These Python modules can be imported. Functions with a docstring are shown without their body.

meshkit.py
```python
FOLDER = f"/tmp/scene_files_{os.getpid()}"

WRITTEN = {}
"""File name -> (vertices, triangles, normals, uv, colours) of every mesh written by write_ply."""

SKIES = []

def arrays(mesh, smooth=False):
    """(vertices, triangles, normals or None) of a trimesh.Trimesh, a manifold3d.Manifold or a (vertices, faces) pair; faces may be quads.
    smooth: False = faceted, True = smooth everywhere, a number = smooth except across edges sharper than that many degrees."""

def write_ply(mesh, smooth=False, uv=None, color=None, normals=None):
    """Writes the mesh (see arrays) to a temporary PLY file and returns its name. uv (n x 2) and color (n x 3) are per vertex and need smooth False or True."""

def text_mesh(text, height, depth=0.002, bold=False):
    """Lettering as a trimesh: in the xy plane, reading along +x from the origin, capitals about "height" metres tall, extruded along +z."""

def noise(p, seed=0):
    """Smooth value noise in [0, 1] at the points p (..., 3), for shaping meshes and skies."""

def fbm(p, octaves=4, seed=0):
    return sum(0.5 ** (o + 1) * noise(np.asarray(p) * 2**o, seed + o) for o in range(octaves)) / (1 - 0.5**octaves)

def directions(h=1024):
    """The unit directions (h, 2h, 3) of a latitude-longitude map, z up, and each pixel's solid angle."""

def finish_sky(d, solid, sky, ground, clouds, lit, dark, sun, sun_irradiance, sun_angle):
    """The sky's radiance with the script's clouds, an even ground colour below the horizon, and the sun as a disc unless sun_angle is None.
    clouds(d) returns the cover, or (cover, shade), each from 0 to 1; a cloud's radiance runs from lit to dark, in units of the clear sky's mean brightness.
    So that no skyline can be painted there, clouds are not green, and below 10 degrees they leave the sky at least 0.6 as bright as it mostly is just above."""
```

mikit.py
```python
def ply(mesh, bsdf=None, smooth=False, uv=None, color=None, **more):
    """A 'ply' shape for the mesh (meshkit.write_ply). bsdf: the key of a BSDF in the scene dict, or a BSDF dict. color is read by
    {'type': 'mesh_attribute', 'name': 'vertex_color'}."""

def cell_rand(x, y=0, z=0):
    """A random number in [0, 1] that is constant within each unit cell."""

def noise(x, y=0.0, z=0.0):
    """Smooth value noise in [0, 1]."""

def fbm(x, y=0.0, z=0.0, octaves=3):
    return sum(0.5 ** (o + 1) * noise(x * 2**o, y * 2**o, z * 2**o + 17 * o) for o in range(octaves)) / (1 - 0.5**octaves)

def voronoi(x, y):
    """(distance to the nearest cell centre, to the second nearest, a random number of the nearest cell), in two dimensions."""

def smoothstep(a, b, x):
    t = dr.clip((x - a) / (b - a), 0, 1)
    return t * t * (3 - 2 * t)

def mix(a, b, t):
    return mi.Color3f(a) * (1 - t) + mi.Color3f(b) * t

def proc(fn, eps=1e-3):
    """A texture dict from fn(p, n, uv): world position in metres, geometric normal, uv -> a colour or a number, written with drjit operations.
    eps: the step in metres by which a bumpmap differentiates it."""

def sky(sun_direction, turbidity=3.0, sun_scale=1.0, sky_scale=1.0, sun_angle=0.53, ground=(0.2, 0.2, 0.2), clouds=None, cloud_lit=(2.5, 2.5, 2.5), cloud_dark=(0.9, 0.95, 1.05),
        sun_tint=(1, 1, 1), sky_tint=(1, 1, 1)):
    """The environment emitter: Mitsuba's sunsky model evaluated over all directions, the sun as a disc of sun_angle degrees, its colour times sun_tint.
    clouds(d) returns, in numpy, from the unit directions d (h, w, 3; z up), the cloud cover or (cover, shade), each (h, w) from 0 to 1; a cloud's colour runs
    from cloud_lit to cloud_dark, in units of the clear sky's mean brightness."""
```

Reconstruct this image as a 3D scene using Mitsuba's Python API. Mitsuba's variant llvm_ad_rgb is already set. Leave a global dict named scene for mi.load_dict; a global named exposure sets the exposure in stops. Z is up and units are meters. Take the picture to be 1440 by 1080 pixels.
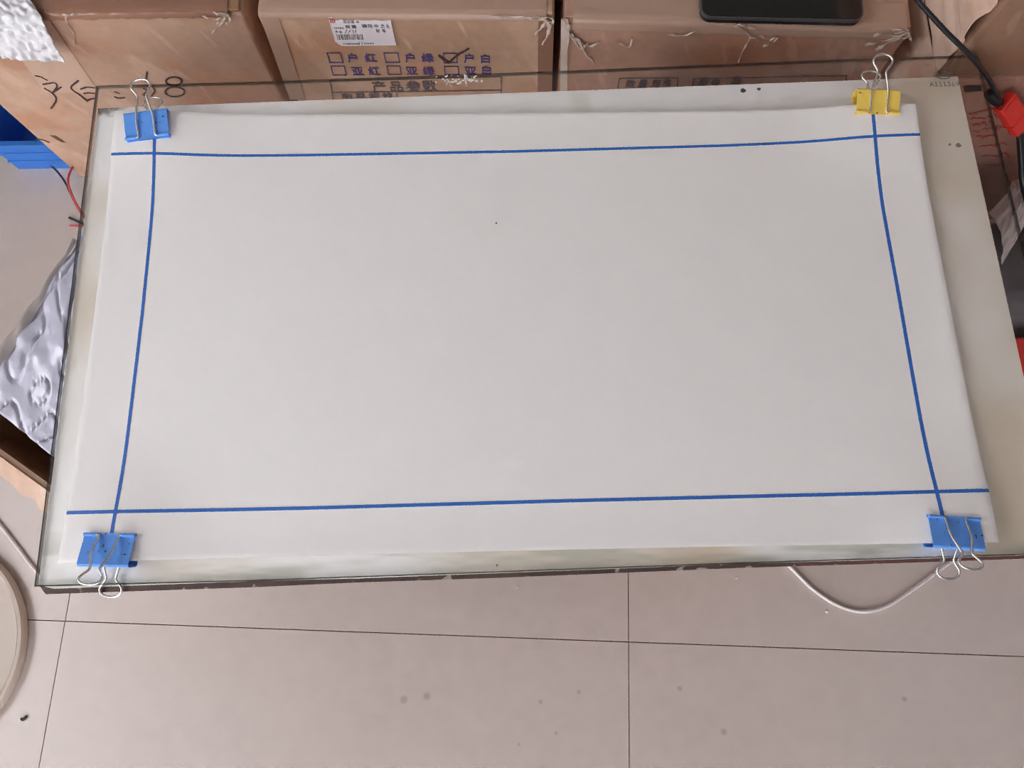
import math, random, json
import numpy as np, trimesh, mitsuba as mi, mikit, meshkit
import drjit as dr
from shapely.geometry import Polygon, LineString, Point, box as sbox
from shapely import affinity, unary_union
T = mi.ScalarTransform4f
rng = random.Random(7)
nrg = np.random.default_rng(7)

# ------------------------------------------------------------------ camera
F, PITCH, ROLL, CAMH = 1004.0, math.radians(14.23), math.radians(-1.03), 1.064
_fwd = np.array([0, math.sin(PITCH), -math.cos(PITCH)])
_up0 = np.array([0, math.cos(PITCH), math.sin(PITCH)])
_r0 = np.array([1.0, 0, 0])
_r = math.cos(ROLL) * _r0 + math.sin(ROLL) * _up0
_u = -math.sin(ROLL) * _r0 + math.cos(ROLL) * _up0
_C = np.array([0, 0, CAMH])
scene, labels = {'type': 'scene'}, {}
scene['camera'] = {'type': 'perspective', 'fov': math.degrees(2 * math.atan(720 / F)), 'fov_axis': 'x', 'near_clip': 0.02, 'far_clip': 50.0,
                   'to_world': T().look_at(origin=_C.tolist(), target=(_C + _fwd).tolist(), up=_u.tolist())}
# ------------------------------------------------------------------ light: overcast daylight through the open side of the room
scene['sky'] = mikit.sky((-0.7, -0.3, 0.65), turbidity=4.0, sun_scale=0.0, ground=(0.35, 0.34, 0.33),
                         clouds=lambda d: (np.ones(d.shape[:2]), np.zeros(d.shape[:2])), cloud_lit=(1.0, 1.0, 1.03), cloud_dark=(0.9, 0.9, 0.9))
exposure = 5.68


def ray(px, py):
    d = (px - 720) / F * _r + (540 - py) / F * _u + _fwd
    return d


def at_z(px, py, z):
    d = ray(px, py)
    return _C + d * ((z - CAMH) / d[2])


def at_plane(px, py, p0, n):
    d = ray(px, py)
    return _C + d * (np.dot(np.asarray(p0) - _C, n) / np.dot(d, n))


# ------------------------------------------------------------------ materials
def plain(name, col, rough=0.5, **k):
    scene[name] = {'type': 'twosided', 'bsdf': {'type': 'principled', 'base_color': col if isinstance(col, dict) else {'type': 'rgb', 'value': list(col)}, 'roughness': rough, **k}}
    return name


fbm, noise, sm, mix = mikit.fbm, mikit.noise, mikit.smoothstep, mikit.mix


def floor_fn(p, n, uv):
    a = fbm(p.x * 1.7, p.y * 1.7, 3.1, 3)
    b = fbm(p.x * 60, p.y * 60, 1.0, 2)
    c = mix((0.52, 0.435, 0.405), (0.575, 0.505, 0.475), sm(0.3, 0.7, a))
    c = c * (0.97 + 0.06 * b)
    s = mi.Float(0)
    for x, y, r in STAINS:
        d = dr.sqrt(dr.square(p.x - x) + dr.square(p.y - y))
        s = dr.maximum(s, 1 - sm(r * 0.3, r, d))
    return mix(c, (0.30, 0.26, 0.24), 0.55 * s)


STAINS = [(float(at_z(x, y, 0)[0]), float(at_z(x, y, 0)[1]), r) for x, y, r in
          [(568, 984, .0075), (600, 979, .007), (760, 987, .004), (814, 973, .004), (782, 1031, .003), (730, 1047, .003), (1272, 983, .005), (1018, 1029, .006), (956, 968, .005)]]


def sheet_fn(p, n, uv):
    a = fbm(p.x * 3.0 + 5, p.y * 3.0, 0.3, 2)
    return mix((0.80, 0.78, 0.772), (0.82, 0.80, 0.792), a)


def cream_fn(p, n, uv):
    a = fbm(p.x * 6 + 3, p.y * 6, 0.2, 3)
    b = fbm(p.x * 25, p.y * 25, 4.2, 3)
    c = mix((0.91, 0.90, 0.89), (0.72, 0.63, 0.51), sm(0.40, 0.7, a + 0.32 * sm(0.36, 0.46, p.x) - 0.10))
    c = mix(c, (0.68, 0.66, 0.57), 0.45 * sm(0.6, 0.8, b))
    # black mould in the far left corner
    d = dr.sqrt(dr.square((p.x - MOULD[0]) * 1.0) + dr.square((p.y - MOULD[1]) * 2.2))
    m = sm(0.030, 0.008, d + 0.016 * (fbm(p.x * 220, p.y * 220, 0.0, 3) - 0.4))
    # worn dirty streaks along the near edge
    e = sm(0.38, 0.7, fbm(p.x * 14, p.y * 90, 7.0, 3)) * sm(0.05, 0.0, p.y)
    c = mix(c, (0.52, 0.53, 0.45), 0.75 * e)
    return mix(c, (0.07, 0.06, 0.05), 0.85 * m)


MOULD = [float(v) for v in at_z(147, 153, .394)[:2]]


def brown_fn(p, n, uv):
    a = fbm(p.x * 40, p.y * 160, p.z * 160, 3)
    b = fbm(p.x * 9, p.y * 9, 2.0, 2)
    c = mix((0.035, 0.022, 0.019), (0.11, 0.065, 0.055), a)
    c = mix(c, (0.14, 0.055, 0.05), 0.6 * sm(0.5, 0.7, b))
    return mix(c, (0.45, 0.40, 0.34), 0.7 * sm(0.72, 0.8, fbm(p.x * 150, p.y * 150, 5.0, 2)))


def card_fn(base, dark, seed):
    def fn(p, n, uv):
        a = fbm(p.x * 5 + seed, p.y * 5, p.z * 6, 3)
        rib = fbm(p.x * 260 + seed, p.y * 260, p.z * 6, 2)
        sp = fbm(p.x * 120 + seed, p.y * 120, p.z * 120, 2)
        st = fbm((p.x + 0.5 * p.z) * 26 + seed, p.y * 3, p.z * 4.0, 2)
        c = mix(base, dark, sm(0.35, 0.75, a))
        band = noise(p.x * 34 + seed * 2, 0.5, p.z * 2.0)
        c = mix(c, dark, 0.30 * sm(0.55, 0.75, band))
        warm = fbm(p.x * 8 + seed, p.y * 8 + 2, p.z * 13, 3)
        c = mix(c, [base[0] * 0.95, base[1] * 0.72, base[2] * 0.60], 0.75 * sm(0.52, 0.68, warm))
        scuff = fbm((p.x + 0.35 * p.z) * 70 + seed, p.y * 20, p.z * 16, 3)
        c = mix(c, [min(1, base[0] * 1.3), min(1, base[1] * 1.38), min(1, base[2] * 1.5)], 0.45 * sm(0.60, 0.74, scuff))
        c = mix(c, dark, 0.25 * rib)
        c = mix(c, [min(1, v * 1.25) for v in base], 0.3 * sm(0.55, 0.75, st))
        return c * (0.93 + 0.14 * sp)
    return fn


CARD = [((0.52, 0.345, 0.25), (0.43, 0.265, 0.185)), ((0.54, 0.36, 0.25), (0.44, 0.27, 0.18)), ((0.50, 0.305, 0.225), (0.39, 0.215, 0.15)), ((0.33, 0.17, 0.125), (0.22, 0.10, 0.075)), ((0.36, 0.24, 0.16), (0.26, 0.16, 0.1)), ((0.22, 0.125, 0.085), (0.17, 0.09, 0.055)), ((0.36, 0.215, 0.12), (0.27, 0.15, 0.075))]
for i, (a, b) in enumerate(CARD):
    plain(f'mat_card_{i}', mikit.proc(card_fn(a, b, 11.3 * i)), 0.62, specular=0.35)


def metal(name, col, a):
    scene[name] = {'type': 'twosided', 'bsdf': {'type': 'roughconductor', 'specular_reflectance': {'type': 'rgb', 'value': list(col)}, 'material': 'none', 'alpha': a}}
    return name


def worn_fn(col, chip, seed, amount):
    def fn(p, n, uv):
        a = fbm(p.x * 330 + seed, p.y * 330, p.z * 330, 3)
        return mix(mix(col, [v * 0.85 for v in col], fbm(p.x * 60, p.y * 60, p.z * 60, 2)), chip, sm(amount, amount + 0.06, a))
    return fn


plain('mat_floor', mikit.proc(floor_fn), 0.3, specular=0.4)
plain('mat_grout', (0.16, 0.13, 0.115), 0.9)
plain('mat_wall', (0.38, 0.35, 0.33), 0.9)
plain('mat_ceiling', (0.50, 0.48, 0.47), 0.9)
plain('mat_sheet', mikit.proc(sheet_fn), 0.5, specular=0.25)
plain('mat_blue_line', (0.035, 0.135, 0.47), 0.5)
plain('mat_cream', mikit.proc(cream_fn), 0.45, specular=0.3)
plain('mat_brown', mikit.proc(brown_fn), 0.7)
plain('mat_hole', (0.06, 0.05, 0.045), 0.9)
plain('mat_knot', (0.30, 0.25, 0.19), 0.8)
scene['mat_glass'] = {'type': 'thindielectric', 'int_ior': 1.28, 'ext_ior': 1.0, 'specular_transmittance': {'type': 'rgb', 'value': [0.992, 0.993, 0.992]}}
scene['mat_glass_edge'] = {'type': 'thindielectric', 'int_ior': 1.5, 'ext_ior': 1.0, 'specular_transmittance': {'type': 'rgb', 'value': [0.26, 0.28, 0.27]}}
plain('mat_chip', (0.75, 0.76, 0.74), 0.35)
plain('mat_stamp', (0.10, 0.10, 0.09), 0.7)
plain('mat_clip_blue', mikit.proc(worn_fn((0.115, 0.32, 0.82), (0.05, 0.05, 0.09), 1.0, 0.71)), 0.32, specular=0.5)
plain('mat_clip_yellow', mikit.proc(worn_fn((0.80, 0.58, 0.11), (0.25, 0.15, 0.04), 9.0, 0.76)), 0.32, specular=0.5)
metal('mat_wire', (0.82, 0.80, 0.78), 0.18)
plain('mat_tape', (0.45, 0.30, 0.225), 0.22, specular=0.55)
plain('mat_tape_dark', (0.29, 0.15, 0.10), 0.2, specular=0.55)
plain('mat_tape_torn', (0.62, 0.52, 0.45), 0.3, specular=0.5)
plain('mat_tape_clear', (0.56, 0.385, 0.29), 0.25, specular=0.5)
plain('mat_pen', (0.075, 0.035, 0.035), 0.8)
plain('mat_tear', (0.16, 0.085, 0.05), 0.9)
plain('mat_purple', (0.085, 0.055, 0.21), 0.7)
plain('mat_grey_ink', (0.11, 0.075, 0.085), 0.7)
plain('mat_red_ink', (0.34, 0.035, 0.035), 0.7)
plain('mat_paper', (0.74, 0.69, 0.72), 0.6)
plain('mat_black_ink', (0.07, 0.065, 0.08), 0.7)
plain('mat_foam', (0.70, 0.70, 0.735), 0.3, specular=0.5)
plain('mat_crate', (0.03, 0.165, 0.56), 0.35, specular=0.4)
plain('mat_bag', (0.52, 0.52, 0.63), 0.22, specular=0.7)
plain('mat_bag_fold', (0.38, 0.345, 0.335), 0.2, specular=0.6)
plain('mat_bag_right', (0.50, 0.44, 0.44), 0.3, specular=0.5)
plain('mat_white_cable', (0.72, 0.69, 0.70), 0.35, specular=0.4)
plain('mat_black_cable', (0.012, 0.012, 0.015), 0.35, specular=0.4)
plain('mat_red_wire', (0.55, 0.055, 0.06), 0.35)
plain('mat_dark_wire', (0.03, 0.026, 0.04), 0.35)
plain('mat_red_plastic', (0.72, 0.035, 0.025), 0.35)
plain('mat_lid', (0.52, 0.44, 0.38), 0.4, specular=0.4)
plain('mat_tablet', (0.012, 0.012, 0.014), 0.25)
plain('mat_screen', (0.004, 0.004, 0.005), 0.05)
plain('mat_bezel', (0.06, 0.06, 0.065), 0.3)
plain('mat_grey_cloth', (0.075, 0.066, 0.072), 0.8)
plain('mat_kraft', mikit.proc(card_fn((0.60, 0.44, 0.35), (0.52, 0.355, 0.27), 71.0)), 0.6, specular=0.35)
plain('mat_debris', (0.03, 0.028, 0.025), 0.7)


# ------------------------------------------------------------------ helpers
def E(key, mesh, mat, smooth=False, label=None, **k):
    scene[key] = mikit.ply(mesh, mat, smooth, **k)
    if label:
        labels[key] = {'label': label}
    return key


def tag(key, label=None, cat=None, group=None, kind=None):
    d = labels.setdefault(key, {})
    for a, b in (('label', label), ('category', cat), ('group', group), ('kind', kind)):
        if b:
            d[a] = b


def num(name):
    if name not in scene and not any(k.startswith(name + '__') for k in scene):
        return name
    i = 1
    while f'{name}_{i:03d}' in scene or any(k.startswith(f'{name}_{i:03d}__') for k in scene):
        i += 1
    return f'{name}_{i:03d}'


def cat_(*m):
    return trimesh.util.concatenate([x for x in m])


def bx(x0, x1, y0, y1, z0, z1):
    m = trimesh.creation.box((x1 - x0, y1 - y0, z1 - z0))
    m.apply_translation(((x0 + x1) / 2, (y0 + y1) / 2, (z0 + z1) / 2))
    return m


def prism(poly, z0, z1):
    polys = getattr(poly, 'geoms', [poly])
    ms = []
    for g in polys:
        m = trimesh.creation.extrude_polygon(g, z1 - z0, engine='earcut')
        m.apply_translation((0, 0, z0))
        ms.append(m)
    return cat_(*ms)


def smooth_path(pts, n=8):
    P = np.asarray(pts, float)
    if len(P) < 3:
        return P
    Q = np.vstack([2 * P[0] - P[1], P, 2 * P[-1] - P[-2]])
    out = []
    for i in range(1, len(Q) - 2):
        for s in np.linspace(0, 1, n, endpoint=False):
            a, b, c, d = Q[i - 1], Q[i], Q[i + 1], Q[i + 2]
            out.append(0.5 * (2 * b + (c - a) * s + (2 * a - 5 * b + 4 * c - d) * s * s + (3 * b - a - 3 * c + d) * s ** 3))
    out.append(P[-1])
    return np.array(out)


def tube(pts, r, sides=8):
    P = np.asarray(pts, float)
    t = np.gradient(P, axis=0)
    t /= np.linalg.norm(t, axis=1, keepdims=True) + 1e-12
    a = np.array([0, 0, 1.0]) if abs(t[0][2]) < 0.9 else np.array([1.0, 0, 0])
    nrm = np.cross(t[0], a)
    nrm /= np.linalg.norm(nrm)
    V = []
    ang = np.linspace(0, 2 * math.pi, sides, endpoint=False)
    R = np.broadcast_to(np.asarray(r, float), (len(P),))
    for i in range(len(P)):
        nrm = nrm - t[i] * np.dot(nrm, t[i])
        nrm /= np.linalg.norm(nrm)
        b = np.cross(t[i], nrm)
        V.append(P[i] + R[i] * (np.cos(ang)[:, None] * nrm + np.sin(ang)[:, None] * b))
    V = np.vstack(V)
    Fc = []
    n = len(P)
    for i in range(n - 1):
        for j in range(sides):
            k = (j + 1) % sides
            a_, b_, c_, d_ = i * sides + j, i * sides + k, (i + 1) * sides + k, (i + 1) * sides + j
            Fc += [(a_, b_, c_), (a_, c_, d_)]
    V = np.vstack([V, P[0], P[-1]])
    for j in range(sides):
        k = (j + 1) % sides
        Fc += [(len(V) - 2, k, j), (len(V) - 1, (n - 1) * sides + j, (n - 1) * sides + k)]
    m = trimesh.Trimesh(V, np.array(Fc), process=False)
    m.fix_normals()
    return m


def shell(fn, nu, nv, th):
    """closed thin sheet from a function (s, t) -> xyz arrays on a grid"""
    s, t = np.meshgrid(np.linspace(0, 1, nu), np.linspace(0, 1, nv), indexing='ij')
    P = fn(s, t)
    du, dv = np.gradient(P, axis=0), np.gradient(P, axis=1)
    N = np.cross(du, dv)
    N /= np.linalg.norm(N, axis=2, keepdims=True) + 1e-12
    A, B = (P + N * th / 2).reshape(-1, 3), (P - N * th / 2).reshape(-1, 3)
    idx = np.arange(nu * nv).reshape(nu, nv)
    a, b, c, d = idx[:-1, :-1].ravel(), idx[1:, :-1].ravel(), idx[1:, 1:].ravel(), idx[:-1, 1:].ravel()
    Ft = np.vstack([np.c_[a, b, c], np.c_[a, c, d]])
    Fb = Ft[:, ::-1] + nu * nv
    rim = np.concatenate([idx[:, 0], idx[-1, 1:], idx[-2::-1, -1], idx[0, -2:0:-1]])
    r2 = np.roll(rim, -1)
    Fr = np.vstack([np.c_[rim, rim + nu * nv, r2 + nu * nv], np.c_[rim, r2 + nu * nv, r2]])
    return trimesh.Trimesh(np.vstack([A, B]), np.vstack([Ft, Fb, Fr]), process=False)


def rounded(x0, x1, y0, y1, z0, z1, r, n=8):
    """box with rounded edges"""
    import manifold3d as m3
    ms = []
    for x in (x0 + r, x1 - r):
        for y in (y0 + r, y1 - r):
            for z in (z0 + r, z1 - r):
                ms.append(m3.Manifold.sphere(r, n).translate((x, y, z)))
    h = m3.Manifold.batch_hull(ms)
    q = h.to_mesh()
    return trimesh.Trimesh(np.array(q.vert_properties[:, :3]), np.array(q.tri_verts), process=False)


def isect(p, q, a, b):
    p, q, a, b = (np.asarray(v[:2], float) for v in (p, q, a, b))
    M = np.c_[q - p, -(b - a)]
    s = np.linalg.solve(M, a - p)
    return p + s[0] * (q - p)


GLYPHS = json.loads('''{"户":[[[2,2,11,23,13,63,38,63,34,74,41,76,47,63,69,62,69,28,61,28,60,33,20,33,17,13,13,4,8,-2],[21,42,61,41,61,55,21,55]]],"红":[[[2,8,3,12,18,14,28,17,32,17,34,12,50,12,50,60,33,60,33,68,76,68,76,60,59,60,59,13,77,12,78,11,77,4,32,4,32,9,29,9,4,3]],[[5,20,2,28,4,28,14,38,15,41,4,40,2,48,4,48,8,53,18,74,22,75,27,71,15,52,15,49,22,50,27,58,33,56,34,53,18,32,22,31,32,33,33,25,16,23]]],"绿":[[[2,10,3,12,24,18,29,18,29,13,31,13,42,20,43,22,42,25,33,33,33,36,36,38,39,38,48,29,48,26,50,26,50,40,32,40,32,47,63,47,63,53,36,53,36,60,63,60,64,65,34,65,35,72,72,72,71,48,78,47,78,41,58,40,58,30,60,29,63,30,70,38,73,38,77,35,70,27,64,23,69,16,79,11,75,5,65,10,59,16,57,1,53,-1,44,-1,42,6,50,6,49,17,34,6,32,6,30,11,27,11,14,6,4,4]],[[4,40,2,47,7,52,13,64,16,75,23,73,24,70,14,50,19,49,24,58,31,55,27,46,17,32,20,31,28,33,29,26,5,20,3,23,3,28,7,30,13,40]]],"白":[[[11,62,31,62,34,74,41,75,44,74,44,71,40,65,40,62,70,61,69,-1,62,-1,60,5,20,5,18,-1,11,-1],[19,14,61,13,61,30,19,30],[19,39,61,38,61,54,19,54]]],"亚":[[[3,3,3,11,26,12,26,62,5,62,5,70,76,69,75,62,53,62,53,26,55,26,62,40,66,52,73,51,74,49,62,23,58,22,53,24,53,12,77,11,77,3],[34,12,45,12,44,62,34,61]],[[6,47,6,51,13,52,24,27,23,23,18,21,16,22,14,31]]],"产":[[[2,2,2,5,6,10,8,18,9,45,26,46,20,55,20,58,8,58,8,66,36,66,36,69,34,70,33,74,37,75,41,75,47,66,73,66,73,58,62,58,62,53,57,46,75,45,75,37,17,37,17,22,14,8,8,-2],[29,57,34,45,47,45,54,57]]],"品":[[[43,-1,43,36,75,36,75,0,67,-1,67,3,52,3,51,-1],[51,12,67,11,67,28,51,28]],[[17,71,63,72,63,43,18,43],[25,52,55,51,55,64,25,64]],[[6,36,36,36,35,-1,29,-1,27,3,14,3,13,-1,6,-1],[13,12,28,11,28,28,13,28]]],"参":[[[2,26,4,29,15,34,21,41,3,42,3,48,28,49,30,54,14,53,12,61,22,65,34,76,39,74,41,71,31,64,31,62,52,62,52,64,47,66,45,69,52,73,72,57,72,54,68,51,66,51,61,56,41,55,38,52,38,49,77,49,77,42,59,41,63,36,78,28,74,21,62,27,47,42,33,42,27,34,25,34,26,32,31,33,42,38,43,40,50,36,47,33,35,27,23,24,21,28,19,28,9,21,7,21]],[[13,4,14,6,30,8,48,13,57,18,59,21,67,19,67,17,60,11,38,2,24,-1,16,-1]],[[18,17,19,19,27,20,40,24,49,30,52,30,57,27,50,21,33,14,22,12]]],"数":[[[2,4,3,6,11,8,17,12,17,14,8,18,11,25,5,26,5,33,16,33,17,37,20,39,19,45,8,36,5,36,2,40,3,43,10,46,15,52,14,53,3,53,3,60,10,61,6,69,7,72,12,73,14,71,18,60,20,61,20,75,27,75,28,60,29,60,29,64,35,74,40,72,41,69,36,61,43,60,43,53,33,52,42,46,43,46,46,55,49,74,57,73,55,60,77,59,77,52,71,52,68,34,63,23,66,16,74,8,79,6,75,0,70,1,58,14,49,4,41,-1,38,-1,35,5,31,5,26,9,23,6,7,-1],[54,52,57,34,60,34,63,52],[25,37,24,33,40,32,39,25,32,14,38,10,36,7,38,6,43,9,54,21,49,39,47,39,44,32,42,32,38,36,40,42,36,40,28,47,27,38],[18,23,26,18,30,23,30,26,20,26]]],"型":[[[3,2,3,9,36,10,36,17,11,18,11,25,36,25,36,30,30,31,30,48,21,48,19,38,12,30,7,29,4,33,4,35,11,40,13,47,5,48,4,55,13,55,15,57,15,64,7,65,7,72,45,72,45,65,38,65,38,56,47,55,47,48,38,48,38,34,45,33,45,25,69,25,68,17,45,17,45,9,77,9,77,2,76,1],[22,56,30,55,30,65,22,65]],[[56,29,54,37,65,37,65,75,72,75,72,33,68,30,60,29]],[[50,42,50,71,57,71,57,42,56,41]]],"号":[[[4,36,4,43,76,42,75,35,30,35,28,34,28,28,66,28,65,15,62,5,56,-1,37,-1,35,7,52,6,55,10,57,21,15,21,19,35]],[[14,72,66,72,66,48,14,48],[22,56,57,55,58,64,23,65]]],"规":[[[29,3,30,6,38,10,46,19,51,34,51,58,58,59,59,58,58,31,61,30,61,7,70,7,71,20,74,20,78,17,77,6,75,2,71,0,56,1,54,4,53,16,43,4,37,0,32,-1]],[[37,71,73,71,73,26,65,26,64,64,45,64,45,26,37,26]],[[2,4,2,6,8,11,12,18,15,31,15,35,3,35,2,42,16,44,16,54,4,54,4,61,16,62,16,74,23,74,23,62,34,61,34,54,23,54,23,43,35,43,35,35,23,35,23,32,36,17,36,15,30,10,24,20,20,22,15,7,8,-1]]],"格":[[[1,20,9,33,14,49,13,50,4,50,3,58,15,58,15,75,23,75,23,58,33,58,34,56,41,64,46,75,53,74,51,66,72,65,70,57,60,43,67,37,79,32,76,26,72,25,72,-1,64,-1,63,2,45,2,43,-1,36,-1,36,25,30,24,26,29,25,35,23,34,23,-1,15,-1,15,28,13,28,6,14,4,14],[44,10,64,9,64,23,44,23],[46,31,47,30,62,31,54,37],[47,58,49,53,54,49,58,52,61,58],[23,48,31,39,33,33,39,35,48,43,42,51,35,45,32,45,27,50,23,50]]],"量":[[[3,49,13,50,14,73,66,73,67,52,66,50,76,50,77,43,3,43],[21,58,58,57,59,58,22,59],[21,66,58,65,59,66,22,67]],[[3,1,3,8,36,9,35,10,9,11,10,16,36,17,35,19,12,19,12,41,69,41,69,19,45,19,44,17,71,16,71,10,45,10,44,9,77,8,77,1],[44,26,60,25,61,26,45,27],[44,34,60,33,61,34,45,35],[36,26,20,27,19,26,35,25],[36,34,20,35,19,34,35,33]]],"档":[[[59,49,67,70,74,69,75,66,66,47]],[[1,19,7,30,13,49,12,50,3,50,3,58,14,58,14,74,22,75,22,58,32,58,32,50,22,49,29,39,31,45,49,45,49,75,56,75,57,45,74,45,74,-1,67,-1,65,4,29,4,29,12,66,12,66,22,31,22,32,29,66,29,66,37,31,37,32,32,29,28,27,28,25,33,22,34,22,-1,14,0,14,27,12,27,11,22,6,14,4,14]],[[31,65,31,68,35,70,38,69,45,52,44,49,42,48,37,49,37,53]]],"案":[[[6,0,2,7,19,12,27,18,3,19,3,26,36,27,35,32,22,29,6,28,4,35,21,36,25,38,25,39,19,39,14,41,20,47,20,49,4,49,6,69,34,69,34,74,39,76,42,74,45,69,75,69,76,49,60,49,53,40,53,39,72,35,74,34,74,32,70,28,66,28,43,35,42,34,44,32,45,26,77,26,77,19,53,18,54,16,66,10,78,7,79,5,75,0,63,3,55,7,46,14,44,14,44,-1,36,-1,35,14,33,14,25,7,9,0],[38,57,66,56,67,61,40,62],[28,46,29,44,41,42,46,44,49,48,31,49],[13,57,28,56,31,61,13,62]]],"德":[[[1,31,12,43,19,56,25,57,27,56,27,53,21,43,21,8,24,9,28,21,35,20,43,21,44,7,59,7,59,14,62,14,66,12,65,4,61,0,41,0,36,5,35,17,28,2,22,4,21,-1,13,-1,13,31,11,31,7,25,5,25]],[[71,3,63,20,66,22,70,22,77,10,78,5]],[[24,26,25,32,78,32,78,25,52,25,57,17,56,14,53,13,50,13,45,25]],[[5,51,2,57,13,67,18,75,26,73,26,69,47,69,47,75,50,76,56,75,55,69,77,69,77,62,55,62,53,60,54,58,73,58,75,56,74,35,30,35,29,57,45,58,46,61,25,62,24,69,9,52],[61,43,67,42,67,51,61,51],[48,43,54,42,54,51,48,51],[36,43,42,42,42,51,36,51]]],"阳":[[[36,70,74,69,73,0,66,0,65,5,45,5,43,-1,36,0],[44,14,66,13,66,35,44,35],[44,44,66,43,66,62,44,62]],[[6,72,30,72,34,69,24,49,32,37,33,33,32,23,25,18,14,19,13,-1,6,-1],[15,65,14,26,21,25,25,27,25,34,21,42,16,46,16,49,23,64]]],"中":[[[7,61,36,61,36,75,44,75,44,61,73,61,73,21,66,20,64,25,44,25,44,-1,36,-1,36,25,16,25,14,20,7,20],[44,34,65,33,65,53,44,53],[15,34,36,33,36,53,15,53]]],"之":[[[3,6,3,8,9,14,16,18,21,18,41,33,56,50,7,51,7,59,39,59,38,64,32,72,39,76,47,65,48,59,66,59,70,57,69,52,62,43,45,26,30,16,28,13,39,9,63,9,77,11,78,8,76,2,40,1,30,3,24,6,22,9,18,10,8,0]]],"名":[[[6,22,3,29,5,30,19,33,30,38,28,43,20,48,20,51,12,46,9,46,5,50,5,52,20,61,28,69,31,75,40,74,37,67,65,67,68,65,66,58,60,50,43,36,69,34,69,-1,61,-1,60,3,28,3,27,-1,19,-1,19,25],[28,27,27,11,61,11,61,27],[21,52,22,51,24,53,27,53,36,45,40,44,50,51,55,58,29,59]]],"称":[[[4,14,2,21,10,32,14,43,13,44,4,44,3,51,16,53,16,63,6,62,4,68,30,74,34,68,23,64,24,52,35,52,42,75,49,74,48,65,74,65,78,63,71,47,64,48,67,57,59,57,58,1,53,-1,44,-1,42,3,42,7,51,8,51,57,44,56,38,41,35,41,31,44,24,44,24,41,32,34,34,30,30,25,28,25,26,30,23,31,23,-1,16,-1,16,28,14,28,7,14]],[[39,41,41,44,47,43,47,37,40,16,37,12,35,12,31,15,31,18,36,26,39,37]],[[62,39,62,43,69,44,75,27,77,14,74,13,69,14,67,27]]]}''')


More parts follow.
